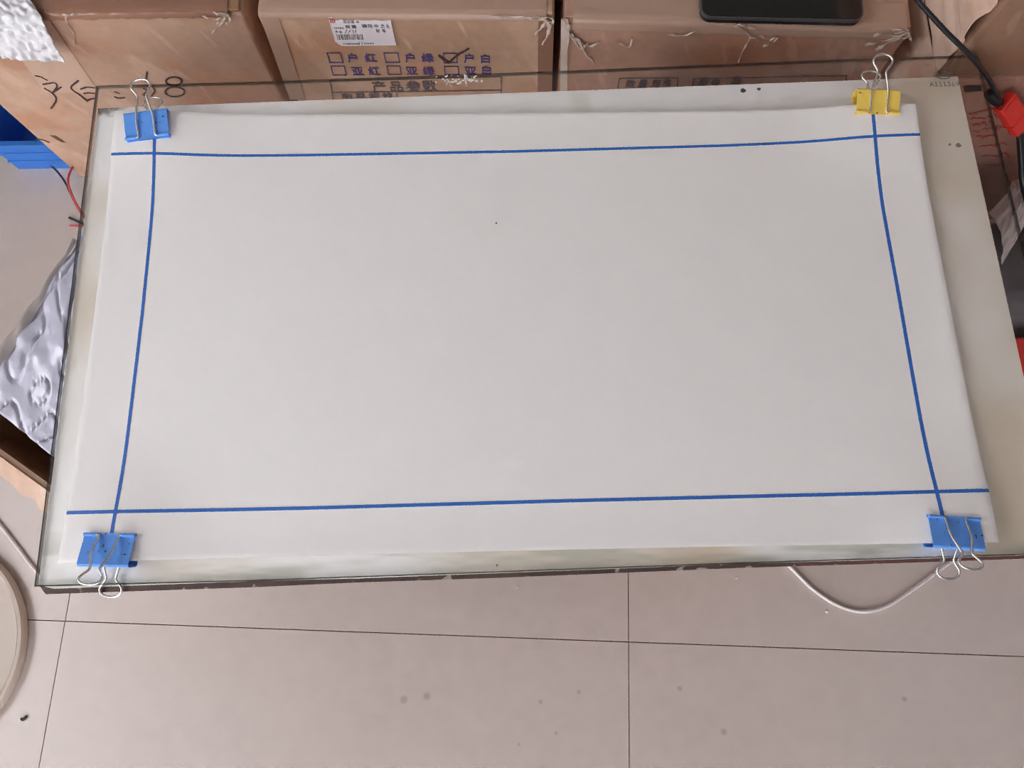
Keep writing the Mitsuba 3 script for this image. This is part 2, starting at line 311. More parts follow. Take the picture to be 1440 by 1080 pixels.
def glyph(ch, x, y, w, h):
    """shapely shape of a character in the box x..x+w, y..y+h"""
    ps = [Polygon(list(zip(r[0][0::2], r[0][1::2])), [list(zip(k[0::2], k[1::2])) for k in r[1:]]).buffer(0) for r in GLYPHS[ch]]
    s = unary_union(ps)
    return affinity.affine_transform(s, [w / 80, 0, 0, h / 80, x, y])


# ------------------------------------------------------------------ the room
X0, X1, Y0, Y1, ZC = -1.55, 1.7, -2.2, 1.25, 2.7
E('floor', bx(X0 - .1, X1 + .1, Y0 - .1, Y1 + .1, -0.10, -0.0022), 'mat_grout')
tag('floor', 'floor of large polished pinkish beige tiles with thin dark joints', kind='structure')
TA = math.radians(-2.98)
for i in range(-4, 5):
    for j in range(-5, 3):
        g = sbox(i * .8 + .0007, j * .8 + .0007, (i + 1) * .8 - .0007, (j + 1) * .8 - .0007)
        g = affinity.translate(affinity.rotate(g, TA, origin=(0, 0), use_radians=True), 0.1576, -0.1078)
        g = g.intersection(sbox(X0, Y0, X1, Y1))
        if g.area < 1e-3:
            continue
        E(num('floor__tile'), prism(g, -0.0022, 0.0), 'mat_floor')
E('ceiling', bx(X0 - .1, X1 + .1, Y0 - .1, Y1 + .1, ZC, ZC + .1), 'mat_ceiling')
E('wall_back', bx(X0 - .1, X1 + .1, Y1, Y1 + .1, -.1, ZC), 'mat_wall')
E('wall_right', bx(X1, X1 + .1, Y0, Y1, -.1, ZC), 'mat_wall')
E('wall_left', cat_(bx(X0 - .1, X0, Y0, -1.3, -.1, ZC), bx(X0 - .1, X0, .45, Y1, -.1, ZC), bx(X0 - .1, X0, -1.3, .45, 2.0, ZC), bx(X0 - .1, X0, -1.3, .45, -.1, .85)), 'mat_wall')
E('wall_front', cat_(bx(X0 - .1, -1.2, Y0 - .1, Y0, -.1, ZC), bx(.3, X1 + .1, Y0 - .1, Y0, -.1, ZC), bx(-1.2, .3, Y0 - .1, Y0, 2.4, ZC)), 'mat_wall')
for k, t in (('ceiling', 'plain ceiling of the workroom'), ('wall_back', 'plain wall behind the cardboard boxes'), ('wall_right', 'plain right wall'), ('wall_left', 'left wall with a wide open window'), ('wall_front', 'near wall with a wide open doorway')):
    tag(k, t, kind='structure')

# ------------------------------------------------------------------ plywood board, glass, white sheet
ZB, ZG = .396, .400
P = lambda x, y, z: at_z(x, y, z)[:2]
bTL, bTR, bBL = P(137, 152, ZB), P(1347, 107, ZB), P(62, 837, ZB)
bBR = isect(bTR, P(1440, 529, ZB), bBL, P(1440, 787, ZB))
lineP = [P(x, y, ZB) for x, y in ((360, 827), (500, 820.5), (700, 814), (1040, 800), (1300, 792))]
bLL = P(53.5, 823, ZB)
board = Polygon([bTL, bTR, bBR] + lineP[::-1] + [bBL, P(58, 832, ZB), bLL - (.0006, 0)])
crTL, crTR = bTL, bTR
wav = []
for x, y in ((75, 828), (150, 825), (360, 817), (500, 813.5), (620, 809), (700, 806), (860, 800), (1040, 792.5), (1200, 788.5), (1440, 781)):
    wav.append(P(x, y, ZB))
cream = Polygon([bTL + (.0006, 0), bTR, isect(bTR, P(1440, 529, ZB), P(1040, 793, ZB), P(1440, 781, ZB))] + wav[:-1][::-1] + [bLL])
E('plywood_board__core', prism(board.buffer(-.0008), ZB - .018, ZB - .0016), 'mat_brown', label='dark reddish brown worn plywood edge')
E('plywood_board__face', prism(cream, ZB - .0016, ZB - .0008), 'mat_cream', label='cream painted top face with yellowed patches')
for (x, y, r, m) in ((1045, 127, .0030, 'mat_hole'), (1067.5, 125, .0020, 'mat_hole'), (1348, 204, .003, 'mat_knot'), (1336, 203, .0016, 'mat_knot'), (699, 795, .0012, 'mat_knot')):
    c = at_z(x, y, ZB)
    ph = np.linspace(0, 2 * math.pi, 12, endpoint=False)
    pol = Polygon([(c[0] + r * math.cos(a) * (1 + .2 * math.sin(3 * a + x)), c[1] + r * .85 * math.sin(a)) for a in ph])
    E(num('plywood_board__hole' if m == 'mat_hole' else 'plywood_board__stain'), prism(pol, ZB - .0009, ZB - .0004), m)
tag('plywood_board', 'large cream faced plywood board with a dark brown edge, under the glass', 'board')

gTL, gTR, gBL = P(135, 120.5, ZG), P(1375.5, 77, ZG), P(48, 825, ZG)
gBR = isect(gTR, P(1418, 253, ZG), gBL, P(1440, 780.5, ZG))
glassp = Polygon([gTL, P(360, 114.8, ZG), P(800, 99.3, ZG), P(1160, 84.2, ZG), gTR, gBR, P(1040, 792.5, ZG), P(700, 805, ZG), P(360, 817, ZG), gBL])
E('glass_sheet', prism(glassp.buffer(-.0012, join_style=2), ZB, ZG), 'mat_glass')
E('glass_sheet__edge', prism(glassp.difference(glassp.buffer(-.0011, join_style=2)), ZB + .0002, ZG - .0002), 'mat_glass_edge', label='dark ground edge of the glass')
tag('glass_sheet', 'large clear glass sheet lying on the cream board, overhanging it at the back', 'glass sheet')
# chipped place on the far edge
fl = []
for k in range(60):
    x, y = rng.gauss(646, 17), rng.gauss(112, 4)
    y = max(y, 105.8)
    c = at_z(x, y, ZG)
    s = rng.uniform(.0006, .0022)
    a = rng.uniform(0, 3)
    pol = Polygon([(c[0] + s * math.cos(a + b) * rng.uniform(.3, 1.2), c[1] + s * .7 * math.sin(a + b) * rng.uniform(.3, 1.2)) for b in (0, 1.3, 2.5, 3.8, 5.1)]).buffer(0)
    if pol.area > 1e-8 and pol.geom_type == 'Polygon':
        fl.append(prism(pol, ZG, ZG + .0004))
E('glass_sheet__chip', cat_(*fl), 'mat_chip', label='white chipped spot on the far edge')
labels['glass_sheet__chip']['kind'] = 'stuff'
# stamp in the far right corner: three nested curved strokes over a number
gx = (gTR - gTL) / np.linalg.norm(gTR - gTL)
c = at_z(1326, 105.5, ZG)[:2]
ov = []
for rx, ry, dy in ((.0095, .0052, 0), (.0062, .0030, .0004), (.003, .0013, .0008)):
    e = affinity.scale(Point(0, 0).buffer(1, 24), rx, ry).difference(affinity.scale(Point(0, 0).buffer(1, 24), rx - .0011, ry - .0011))
    e = e.difference(affinity.rotate(sbox(-.0022, 0, .0022, .02), 30 if rx > .005 else -140, origin=(0, 0)))
    ov.append(affinity.translate(e, c[0], c[1] + dy))
E('glass_sheet__logo', prism(unary_union(ov), ZG + .0001, ZG + .0003), 'mat_stamp', label='dark oval stamp in the far right corner')
tm = meshkit.text_mesh('A111369', .0052, .0002)
tm.apply_translation(-tm.bounds.mean(0))
c = at_z(1328, 118.5, ZG)
tm.apply_translation((c[0], c[1], ZG + .0002))
E('glass_sheet__number', tm, 'mat_stamp', label='dark stamped number under the oval stamp')

# sheet
sTL, sTR, sBL, sBR = P(166, 160, .4035), P(1283, 151, .4035), P(86, 792, .4035), P(1397, 763, .4035)
sm1, sm2 = P(159.5, 220, .403), P(97, 720, .403)
sm3, sm4 = P(1290, 193, .403), P(1386, 690, .403)
CLIPS = []


def lift(x, y):
    z = .4008 + 0 * x
    for cx, cy in LIFT:
        z = z + .0085 * np.exp(-((x - cx) ** 2 + (y - cy) ** 2) / .06 ** 2)
    yb, yt = .010, .462
    z = z + .0024 * np.exp(-np.abs(y - yb) / .02) + .0010 * np.exp(-np.abs(y - yt) / .02) + .0026 * np.exp(-np.abs(x - .425) / .02) + .0012 * np.exp(-np.abs(x + .41) / .02)
    return z


LIFT = [P(208, 175, .409), P(1232, 150, .409), P(154, 770, .409), P(1342, 745, .409)]
# left and right borders as polylines through the line ends
Lb = np.array([sBL, sm2, sm1, sTL])
Rb = np.array([sBR, sm4, sm3, sTR])
tb = np.array([0, .098, .87, 1.0])


def sheet_xy(s, t):
    L = np.stack([np.interp(t, tb, Lb[:, k]) for k in (0, 1)], -1)
    R = np.stack([np.interp(t, tb, Rb[:, k]) for k in (0, 1)], -1)
    q = L * (1 - s[..., None]) + R * s[..., None]
    q[..., 1] += (.0035 * (1 - t) - .0035 * t) * 4 * s * (1 - s) * 0.6
    return q


E('white_sheet', shell(lambda s, t: np.concatenate([sheet_xy(s, t), lift(*np.moveaxis(sheet_xy(s, t), -1, 0))[..., None]], -1), 160, 90, .0009), 'mat_sheet', True)
tag('white_sheet', 'large off white flat sheet with four blue lines, clipped at its corners on the glass', 'sheet')


def line(key, pix, w, label):
    pts = np.array([P(x, y, .403) for x, y in pix])
    pts = np.array([[np.interp(k, np.linspace(0, 1, len(pts)), pts[:, 0]), np.interp(k, np.linspace(0, 1, len(pts)), pts[:, 1])] for k in np.linspace(0, 1, 90)])
    d = np.gradient(pts, axis=0)
    d /= np.linalg.norm(d, axis=1, keepdims=True)
    n = np.c_[-d[:, 1], d[:, 0]]

    def fn(s, t):
        i = np.round(s * 89).astype(int)
        q = pts[i] + n[i] * ((t - .5) * w)[..., None]
        return np.concatenate([q, (lift(q[..., 0], q[..., 1]) + .00072)[..., None]], -1)
    E(key, shell(fn, 90, 3, .0002), 'mat_blue_line', False, label)


line('white_sheet__blue_line', ((159.5, 220), (437, 217), (720, 212), (1010, 204), (1290, 193)), .0029, 'long blue line along the far edge')
line('white_sheet__blue_line_001', ((97, 721.5), (445, 714), (800, 704), (1090, 697), (1386, 690.5)), .0032, 'long blue line along the near edge')
line('white_sheet__blue_line_002', ((222.5, 190), (213, 300), (199, 440), (180, 600), (163, 752)), .0030, 'blue line along the left edge')
line('white_sheet__blue_line_003', ((1221.5, 158), (1242, 290), (1264, 410), (1290, 560), (1319, 727)), .0034, 'blue line along the right edge')
c = at_z(698, 313.5, .402)
E('white_sheet__speck', trimesh.creation.icosphere(1, .0008).apply_scale((1.4, 1, .3)).apply_translation((c[0], c[1], .4016)), 'mat_debris')


# ------------------------------------------------------------------ binder clips
def clip(key, lip_px, spine_px, zl, W, D, Sh, tilt, mat, label, up, low, ulen, llen, uskew=0, lskew=0):
    lp, sp = at_z(*lip_px, zl), at_z(*spine_px, zl)
    v = (lp - sp) * (1, 1, 0)
    v /= np.linalg.norm(v)                      # from spine to lip
    u = np.array([v[1], -v[0], 0])              # right-handed with z up
    w = np.array([0, 0, 1.0])
    ct, st = math.cos(tilt), math.sin(tilt)
    v2, w2 = v * ct + w * st, w * ct - v * st

    def X(p):
        p = np.asarray(p, float)
        return lp + p[..., :1] * u + p[..., 1:2] * v2 + p[..., 2:3] * w2   # v measured from the lip (spine at -D)
    th = .0007
    # body: spring steel sheet, spine strip with two jaws, curled lips with a notch in the middle
    prof = [(0, .0012), (-.3 * D, .0012 + .32 * (Sh / 2 - .0012)), (-D + .0022, Sh / 2), (-D + .0006, Sh / 2 - .0008), (-D, Sh / 2 - .003), (-D, -Sh / 2 + .003), (-D + .0006, -Sh / 2 + .0008), (-D + .0022, -Sh / 2), (-.3 * D, -.0012 - .32 * (Sh / 2 - .0012)), (0, -.0012)]
    prof = np.array(prof)
    ls = LineString(prof).buffer(th / 2, cap_style=2, join_style=1, quad_segs=2)
    m = trimesh.creation.extrude_polygon(ls, W, engine='earcut')
    V = np.array(m.vertices)
    m.vertices = X(np.c_[V[:, 2] - W / 2, V[:, 0], V[:, 1]])
    ms = [m]
    for sgn in (1, -1):
        for a, b in ((-W / 2, -W * .24), (W * .24, W / 2)):
            pts = np.array([(a, 0, sgn * .0024), (b, 0, sgn * .0024)])
            ms.append(tube(X(pts), .0017, 10))
        # flat lip between the two curls
        q = trimesh.creation.box((W * .47, .0022, .0008))
        V = np.array(q.vertices)
        q.vertices = X(V + (0, .0004, sgn * .0012))
        ms.append(q)
    for mm in ms:
        mm.fix_normals()
    E(key + '__body', cat_(*ms), mat, 35)
    for sgn, ang, ln, skew in ((1, up, ulen, uskew), (-1, low, llen, lskew)):
        s2 = .0024 * sgn
        ca, sa = math.cos(ang), math.sin(ang)
        h = []
        a0 = W * .25
        path = [(-a0 - W * .12, 0), (-a0 + .0003, 0), (-a0 + .0025, -.0022), (-a0 * .78, -.35 * ln), (-a0 * .46, -.62 * ln), (-a0 * .39, -.70 * ln), (-a0 * .56, -.765 * ln), (-a0 * .84, -.845 * ln), (-a0 * .84, -.92 * ln), (-a0 * .52, -.98 * ln)]
        path = path + [(0, -ln)] + [(-x, y) for x, y in path[::-1]]
        path = smooth_path(np.array(path), 5)
        P3 = np.c_[path[:, 0] + skew * np.clip(-path[:, 1], 0, 1), path[:, 1] * ca, s2 + sgn * .0003 + (-path[:, 1]) * sa]
        E(key + ('__handle' if sgn > 0 else '__handle_001'), tube(X(P3), .00115, 8), 'mat_wire', True)
    tag(key, label, 'binder clip', 'binder clips at the sheet corners')


R_ = math.radians
clip('binder_clip', (208.5, 194), (208, 160), .4105, .0445, .0285, .015, R_(3), 'mat_clip_blue', 'blue binder clip at the far left corner of the white sheet', R_(16), R_(-6), .060, .058)
clip('binder_clip_001', (1233, 160), (1231, 136), .4105, .0440, .0245, .014, R_(-3), 'mat_clip_yellow', 'yellow binder clip, the only yellow one, at the far right corner', R_(17), R_(-6), .058, .056)
clip('binder_clip_002', (156, 752), (150, 790), .4105, .0455, .0275, .016, R_(4), 'mat_clip_blue', 'blue binder clip at the near left corner with its upper handle slanting left', R_(30), R_(-9), .047, .056, 0.0, 0.0)
clip('binder_clip_003', (1340, 728), (1343, 765), .4105, .0455, .0275, .016, R_(4), 'mat_clip_blue', 'blue binder clip at the near right corner with its upper handle slanting right', R_(28), R_(-9), .049, .055)


# ------------------------------------------------------------------ cartons
class Carton:
    def __init__(self, key, pl, pr, depth, h, mat, seed, seam=True, flap=None):
        """pl, pr: near left and near right corner on the floor (x, y)"""
        self.key, self.h, self.mat = key, h, mat
        pl, pr = np.asarray(pl, float), np.asarray(pr, float)
        self.o, self.W = pl, np.linalg.norm(pr - pl)
        self.ux = (pr - pl) / self.W
        self.uy = np.array([-self.ux[1], self.ux[0]])
        self.D = depth
        m = rounded(0, self.W, 0, depth, 0, h - .003, .004, 12)
        m = m.subdivide_to_size(.03, 12)
        V = np.array(m.vertices)
        nz = meshkit.fbm(V * 18 + seed, 3) - .5
        edge = np.exp(-np.abs(V[:, 2] - h) / .02)
        V[:, 1] += np.where(V[:, 1] < depth / 2, 1, -1) * (.0003 + .0002 * nz + edge * (.002 + .004 * nz))
        V[:, 2] += np.where(V[:, 2] > h / 2, .003 * nz - .002, 0)
        m = trimesh.Trimesh(V, m.faces, process=False)
        E(key + '__body', self.put(m), mat, 40)
        if seam:
            a = rounded(.002, self.W - .002, .003, depth / 2 - .001, h - .0055, h - .001, .0018, 6)
            b = rounded(.002, self.W - .002, depth / 2 + .001, depth - .003, h - .0055, h - .001, .0018, 6)
            for f in (a, b):
                E(num(key + '__flap'), self.put(f), flap or mat, 40)
            t = bx(.001, self.W - .001, depth / 2 - .024, depth / 2 + .024, h - .001, h - .0006)
            E(num(key + '__tape'), self.put(t), 'mat_tape_dark', label='brown packing tape')

    def put(self, m):
        m = m.copy()
        V = np.array(m.vertices)
        m.vertices = np.c_[self.o + V[:, :1] * self.ux + V[:, 1:2] * self.uy, V[:, 2]]
        return m

    def face(self, px, py):
        """(u, z) on the front face seen at the pixel"""
        q = at_plane(px, py, (*self.o, 0), np.array([*self.uy, 0.0]))
        return float(np.dot(q[:2] - self.o, self.ux)), float(q[2])

    def flat(self, poly, off0=.0004, off1=.0009):
        """shapely (u, z) to a thin mesh lying on the front face"""
        m = prism(poly, off0, off1)
        V = np.array(m.vertices)
        m.vertices = np.c_[V[:, 0], -V[:, 2], V[:, 1]]
        m.fix_normals()
        return self.put(m)

    def stroke(self, pix, w):
        pts = smooth_path(np.array([self.face(*p) for p in pix]), 5)
        return LineString(pts).buffer(w / 2, quad_segs=3)

    def quad(self, pix):
        return Polygon([self.face(*p) for p in pix])

    def char(self, ch, px, py, wpx, hpx):
        """character centred on a pixel"""
        u0, z0 = self.face(px - wpx / 2, py)
        u1, _ = self.face(px + wpx / 2, py)
        _, za = self.face(px, py - hpx / 2)
        _, zb = self.face(px, py + hpx / 2)
        return glyph(ch, u0, zb, u1 - u0, za - zb)

    def edge_tape(self, u0, u1, top, down, mat='mat_tape', seed=0, label=None):
        h = self.h

        def fn(s, t):
            L = top + down
            d = t * L
            y = np.where(d < top, top - d, -.0012)
            z = np.where(d < top, h + .0004, h + .0004 - (d - top))
            k = np.exp(-((d - top) / .004) ** 2)
            y, z = y + k * .0018, z - k * .0018
            nz = meshkit.noise(np.stack([s * 60 * (u1 - u0) * 4, t * 4, 0 * s + seed], -1)) - .5
            return np.stack([u0 + (u1 - u0) * s, y - .0012 * np.abs(nz), z + .0016 * np.abs(nz) + .003 * nz * (t > .93)], -1)
        E(num(self.key + '__tape'), self.put(shell(fn, max(20, int((u1 - u0) * 160)), 26, .0004)), mat, True, label)

    def shreds(self, pix, w=.0016, out=.004, mat='mat_tape_torn', label='torn pale shreds of packing tape'):
        """crinkled torn strips of tape, each through a list of pixels on the front face plane"""
        ms = []
        for poly in pix:
            pts = []
            for k, p in enumerate(poly):
                u, z = self.face(*p)
                zz = min(z, self.h + .0012)
                pts.append((u, -out * (0.4 + .6 * rng.random()), zz))
            pts = smooth_path(np.array(pts), 6)
            n = len(pts)
            wv = w * (1 - .6 * np.linspace(0, 1, n)) * np.array([rng.uniform(.6, 1.3) for _ in range(n)])

            def fn(s, t):
                i = np.round(s * (n - 1)).astype(int)
                d = np.gradient(pts, axis=0)
                side = np.cross(d, np.array([.25, 1, .35]))
                side /= np.linalg.norm(side, axis=1, keepdims=True) + 1e-9
                return pts[i] + side[i] * ((t - .5) * wv[i])[..., None] + np.stack([0 * s, -.001 * np.sin(s * 11 + t * 3), .0008 * np.sin(s * 17)], -1)
            E(num(self.key + '__torn_tape'), self.put(shell(fn, n, 3, .0003)), mat, True)


# --- left carton with handwriting
A = Carton('cardboard_box', (-.712, .637), (-.312, .637), .40, .360, 'mat_card_0', 3, flap='mat_card_6')
A.edge_tape(.06, .385, .030, .009, 'mat_tape_dark', seed=1, label='strip of shiny packing tape along the top edge')
strokes = [[(50, 106), (58, 108), (66, 112)], [(61, 118), (77, 116), (80, 122), (75, 129), (86, 122)], [(63, 124), (73, 130), (79, 138), (77, 145), (72, 152)],
           [(110, 113), (100, 123), (112, 133), (123, 142)], [(114, 125), (122, 122), (133, 123)], [(118, 131), (125, 130), (132, 131)], [(122, 141), (128, 139), (132, 138)],
           [(162, 129), (168, 131)], [(162, 136), (167, 138), (175, 137)], [(207, 101), (206, 107), (205, 114)],
           [(202, 124), (208, 128), (203, 131), (207, 134), (201, 133)], [(214, 121), (218, 128), (213, 135)]]
pen = [A.stroke(s, .0022) for s in strokes]
for cx, cy, rx, ry in ((244.5, 114, 11, 6), (246, 129, 13.5, 6.8)):
    pen.append(A.stroke([(cx + rx * math.cos(a), cy + ry * math.sin(a)) for a in np.linspace(0, 2 * math.pi, 17)], .0021))
for g in pen:
    E(num('cardboard_box__pen_stroke'), A.flat(g), 'mat_pen')
tears = [Polygon([A.face(*p) for p in ((70, 190), (78, 191), (92, 200), (86, 199), (80, 196))]), A.stroke([(52, 195), (62, 197), (68, 200)], .0022)]
for g in tears:
    E(num('cardboard_box__tear'), A.flat(g), 'mat_tear', label='small dark tear')
E(num('cardboard_box__tape'), A.flat(A.quad([(-12, 26), (66, 24), (140, 130), (64, 130)]), .0003, .00037), 'mat_tape_clear', label='clear packing tape down the face')
A.shreds([[(300, 14), (312, 17), (322, 20)], [(306, 18), (318, 16), (324, 22)], [(312, 14), (316, 24), (304, 30)], [(316, 16), (312, 30), (298, 42)], [(318, 12), (324, 22), (318, 30)], [(285, 18), (300, 22), (316, 22)]], .0035, .006)
A.shreds([[(80, 8), (92, 13), (100, 18), (108, 19)], [(94, 20), (94, 32), (104, 46), (106, 62)]], .0016, .003)
tag('cardboard_box', 'brown cardboard box at far left with black handwriting on its face', 'box', 'cardboard boxes behind the board')

# --- middle carton with printed check boxes
B = Carton('cardboard_box_001', (-.292, .630), (.0575, .619), .40, .365, 'mat_card_1', 8)
B.edge_tape(.004, .34, .040, .010, seed=5, label='strip of shiny packing tape along the top edge')
quads = [((460, 74), (478, 74), (482.5, 87.5), (464, 87.5)), ((539.5, 74), (559.5, 74), (562, 87.2), (543, 87.5)), ((623.6, 74.6), (642, 74.6), (643, 87.6), (624.5, 88)),
         ((465.4, 92.5), (484, 92.5), (487.5, 105), (468.5, 105)), ((544, 92.2), (562.4, 92.5), (564.5, 104), (546, 104.2)), ((625, 93), (644, 93), (645.5, 104.5), (626, 104.5))]
for q in quads:
    g = B.quad(q)
    E(num('cardboard_box_001__checkbox'), B.flat(g.buffer(.0006, join_style=2).difference(g.buffer(-.0006, join_style=2))), 'mat_purple')
tx = [B.char(c, x, y, 17, 13) for c, x, y in (('户', 496, 80.5), ('红', 521, 80.5), ('户', 577, 80.5), ('绿', 601, 80.5), ('户', 660, 81), ('白', 682.5, 81.5), ('亚', 502.5, 99), ('红', 526, 99), ('亚', 579, 98.5), ('绿', 602.5, 99), ('亚', 661.5, 98.5), ('白', 684, 98))]
for g in tx:
    E(num('cardboard_box_001__character'), B.flat(g), 'mat_purple')
tt = [B.char(c, x, y, 21, 16) for c, x, y in (('产', 533, 121), ('品', 557, 121), ('参', 581, 120.5), ('数', 604, 120))]
for g in tt:
    E(num('cardboard_box_001__character'), B.flat(g), 'mat_grey_ink', label='grey printed character')
tt = [B.char(c, x, y, 17, 13) for c, x, y in (('型', 489, 137), ('号', 508, 136.5), ('规', 527, 136), ('格', 546, 135.5))]
for g in tt:
    E(num('cardboard_box_001__character'), B.flat(g), 'mat_grey_ink', label='grey printed character')
fr = [B.stroke(s, .0013) for s in ([(464, 113), (469, 141)], [(464, 113), (705, 107.5)], [(705, 107.5), (705, 134)], [(467, 129.5), (580, 128.5), (705, 126.5)], [(558, 130), (560, 145)])]
E('cardboard_box_001__table_frame', B.flat(unary_union(fr)), 'mat_grey_ink', label='grey printed table lines')
ck = B.stroke([(617.5, 77.5), (624, 83), (631, 87.5)], .0030).union(B.stroke([(631, 87.5), (643, 77), (659, 67.5)], .0026))
E('cardboard_box_001__check_mark', B.flat(ck, .0010, .0013), 'mat_pen', label='black hand-drawn tick over the third box')
lab = B.quad([(461.5, 23), (549, 25.5), (557.2, 62.7), (480, 63.3), (471.5, 57.5)])
E('cardboard_box_001__sticker', B.flat(lab, .0006, .0013), 'mat_paper', label='white shipping sticker with a barcode')
ink = []
for c, x, y, w in (('档', 489, 36, 7), ('案', 498, 36, 7), ('德', 512.5, 35, 8), ('阳', 520.5, 35, 7), ('中', 529, 35, 7), ('之', 538, 35, 7), ('名', 545.5, 35.5, 5), ('称', 531.5, 42, 6), ('号', 540, 42, 6)):
    ink.append(B.char(c, x, y, w, 5.5))
for c, x, y in (('规', 485, 29.5), ('格', 490.5, 29.5), ('型', 496, 29.5), ('号', 503, 29.5), ('产', 474, 43.5), ('品', 479, 43.5)):
    ink.append(B.char(c, x, y, 4.6, 3.6))
for x0, x1, y in ((482, 496, 25.6), (470, 482, 37.3), (483, 503, 59.5), (512, 526, 59), (531, 536, 25.6)):
    x = x0
    while x < x1:
        d = rng.uniform(1.0, 2.4)
        ink.append(B.quad([(x, y), (x + d, y), (x + d + .4, y + 1.6), (x + .4, y + 1.6)]))
        x += d + rng.uniform(.6, 1.2)
for s in ([(485.5, 45), (488, 40.5)], [(490, 44.5), (493, 41)], [(496, 41), (497.5, 45)], [(500, 41), (500.5, 45)], [(505, 58), (505.5, 61.5)], [(509, 57.5), (509.5, 61)]):
    ink.append(B.stroke(s, .0009))
E('cardboard_box_001__sticker__text', B.flat(unary_union(ink), .0013, .0016), 'mat_black_ink')
bars = []
x = 473.0
while x < 509:
    w = rng.choice((.7, .9, 1.5))
    bars.append(B.quad([(x, 47), (x + w, 47), (x + w + 2, 54.5), (x + 2, 54.5)]))
    x += w + rng.choice((.8, 1.1, 1.7))
E('cardboard_box_001__sticker__barcode', B.flat(unary_union(bars), .0013, .0016), 'mat_black_ink')
st = [B.quad([(464 + k * 2.6, 24.5), (465.6 + k * 2.6, 24.5), (466.6 + k * 2.6, 31), (465 + k * 2.6, 31)]) for k in range(3)]
E('cardboard_box_001__sticker__red_mark', B.flat(unary_union(st), .0013, .0016), 'mat_red_ink', label='small red mark')
E('cardboard_box_001__tape_002', B.flat(B.quad([(366, 24), (392, 24), (430, 140), (408, 140)]), .0004, .0006), 'mat_tape', label='packing tape down the left side of the face')
E('cardboard_box_001__tape_003', B.flat(B.quad([(757, 24), (779, 24), (776, 136), (756, 136)]), .0004, .0006), 'mat_tape_dark', label='packing tape down the right side of the face')
B.shreds([[(740, 18), (755, 21), (775, 19)], [(752, 20), (768, 24), (778, 30)], [(760, 17), (770, 26), (758, 40)], [(764, 25), (774, 32), (772, 42)], [(768, 22), (762, 34), (752, 44)], [(772, 28), (770, 44), (762, 58)], [(690, 20), (715, 20), (745, 21)], [(775, 12), (778, 24), (772, 38)]], .0038, .006)
tag('cardboard_box_001', 'brown cardboard box with a white sticker and purple printed check boxes', 'box', 'cardboard boxes behind the board')

# --- right carton carrying the tablet
Cn = Carton('cardboard_box_002', (.0675, .619), (.474, .595), .40, .360, 'mat_card_2', 15)
Cn.edge_tape(.012, .40, .035, .017, seed=9, label='strip of dusty packing tape along the top edge')
E('cardboard_box_002__tape_002', Cn.flat(Cn.quad([(789, 26), (799, 26), (797.5, 135), (787.5, 135)]), .0004, .0012), 'mat_tape_torn', label='pale frayed tape along the left corner')
Cn.shreds([[(797, 22), (799, 45), (796, 60)], [(800, 30), (798, 60), (796, 90)], [(791, 24), (800, 44), (812, 60)], [(803, 44), (815, 66), (828, 56)], [(812, 50), (822, 70), (836, 88)], [(806, 50), (826, 62), (845, 58)]], .004, .004)
Cn.shreds([[(1036, 24), (1042, 36), (1056, 48), (1066, 54)], [(1038, 28), (1050, 30), (1066, 38)], [(1056, 50), (1046, 64), (1038, 84)], [(1068, 46), (1080, 52), (1092, 48)], [(1072, 62), (1086, 56), (1096, 50)], [(870, 56), (884, 64), (890, 48)], [(940, 44), (960, 46), (980, 40)]], .0026, .005)
Cn.shreds([[(1228, 44), (1240, 40), (1262, 44), (1280, 40)], [(1216, 60), (1240, 52), (1270, 46)], [(1232, 66), (1250, 55), (1274, 48)], [(1262, 30), (1272, 38), (1284, 34)], [(1270, 22), (1280, 34), (1276, 46)], [(1258, 44), (1276, 42), (1280, 50)], [(1255, 40), (1268, 50), (1278, 46)], [(1278, 4), (1282, 20), (1286, 32)], [(1280, 0), (1276, 12), (1284, 26)]], .0045, .007)
for x0, x1 in ((869, 953), (973, 1190)):
    g = Cn.quad([(x0 + 2, 110), (x1, 109 if x0 < 900 else 106), (x1 - 2, 135), (x0 - 2, 136)])
    E(num('cardboard_box_002__printed_frame'), Cn.flat(g.buffer(.0007).difference(g.buffer(-.0007))), 'mat_grey_ink')
tt = [Cn.char(c, x, y, w, 12) for c, x, y, w in (('数', 887, 117, 14), ('量', 904, 117, 14), ('规', 923, 116.5, 13), ('格', 938, 116, 12), ('型', 989, 116, 15), ('号', 1006, 116, 15), ('品', 1036, 112, 15))]
for g in tt:
    E(num('cardboard_box_002__character'), Cn.flat(g), 'mat_grey_ink')
tag('cardboard_box_002', 'brown cardboard box with torn tape, the black tablet lying on its top', 'box', 'cardboard boxes behind the board')

# --- far right carton with red print
Dn = Carton('cardboard_box_003', (.500, .537), (.96, .526), .34, .352, 'mat_card_3', 22)
rd = []
for (x0, y0, x1, y1) in ((1363, 160, 1398, 152), (1366, 168, 1404, 160), (1369, 176, 1392, 172), (1370, 184, 1408, 178), (1374, 192, 1400, 190), (1378, 206, 1414, 200), (1382, 220, 1420, 216), (1386, 232, 1410, 230)):
    x = x0
    while x < x1:
        d = rng.uniform(4, 11)
        f = (x - x0) / (x1 - x0)
        y = y0 + (y1 - y0) * f
        rd.append(Dn.stroke([(x, y), (x + d * .5, y + rng.uniform(-3, 2)), (x + d, y + rng.uniform(-2, 3))], rng.uniform(.0012, .0024)))
        x += d + rng.uniform(1, 4)
E('cardboard_box_003__red_print', Dn.flat(unary_union(rd)), 'mat_red_ink', label='worn red printing')
E('cardboard_box_003__tape_001', Dn.flat(Dn.quad([(1354, 121), (1379, 120), (1380, 127), (1356, 129)]), .0004, .0010), 'mat_black_cable', label='short black strip of tape')
tag('cardboard_box_003', 'reddish brown cardboard box at far right with worn red print on its face', 'box', 'cardboard boxes behind the board')

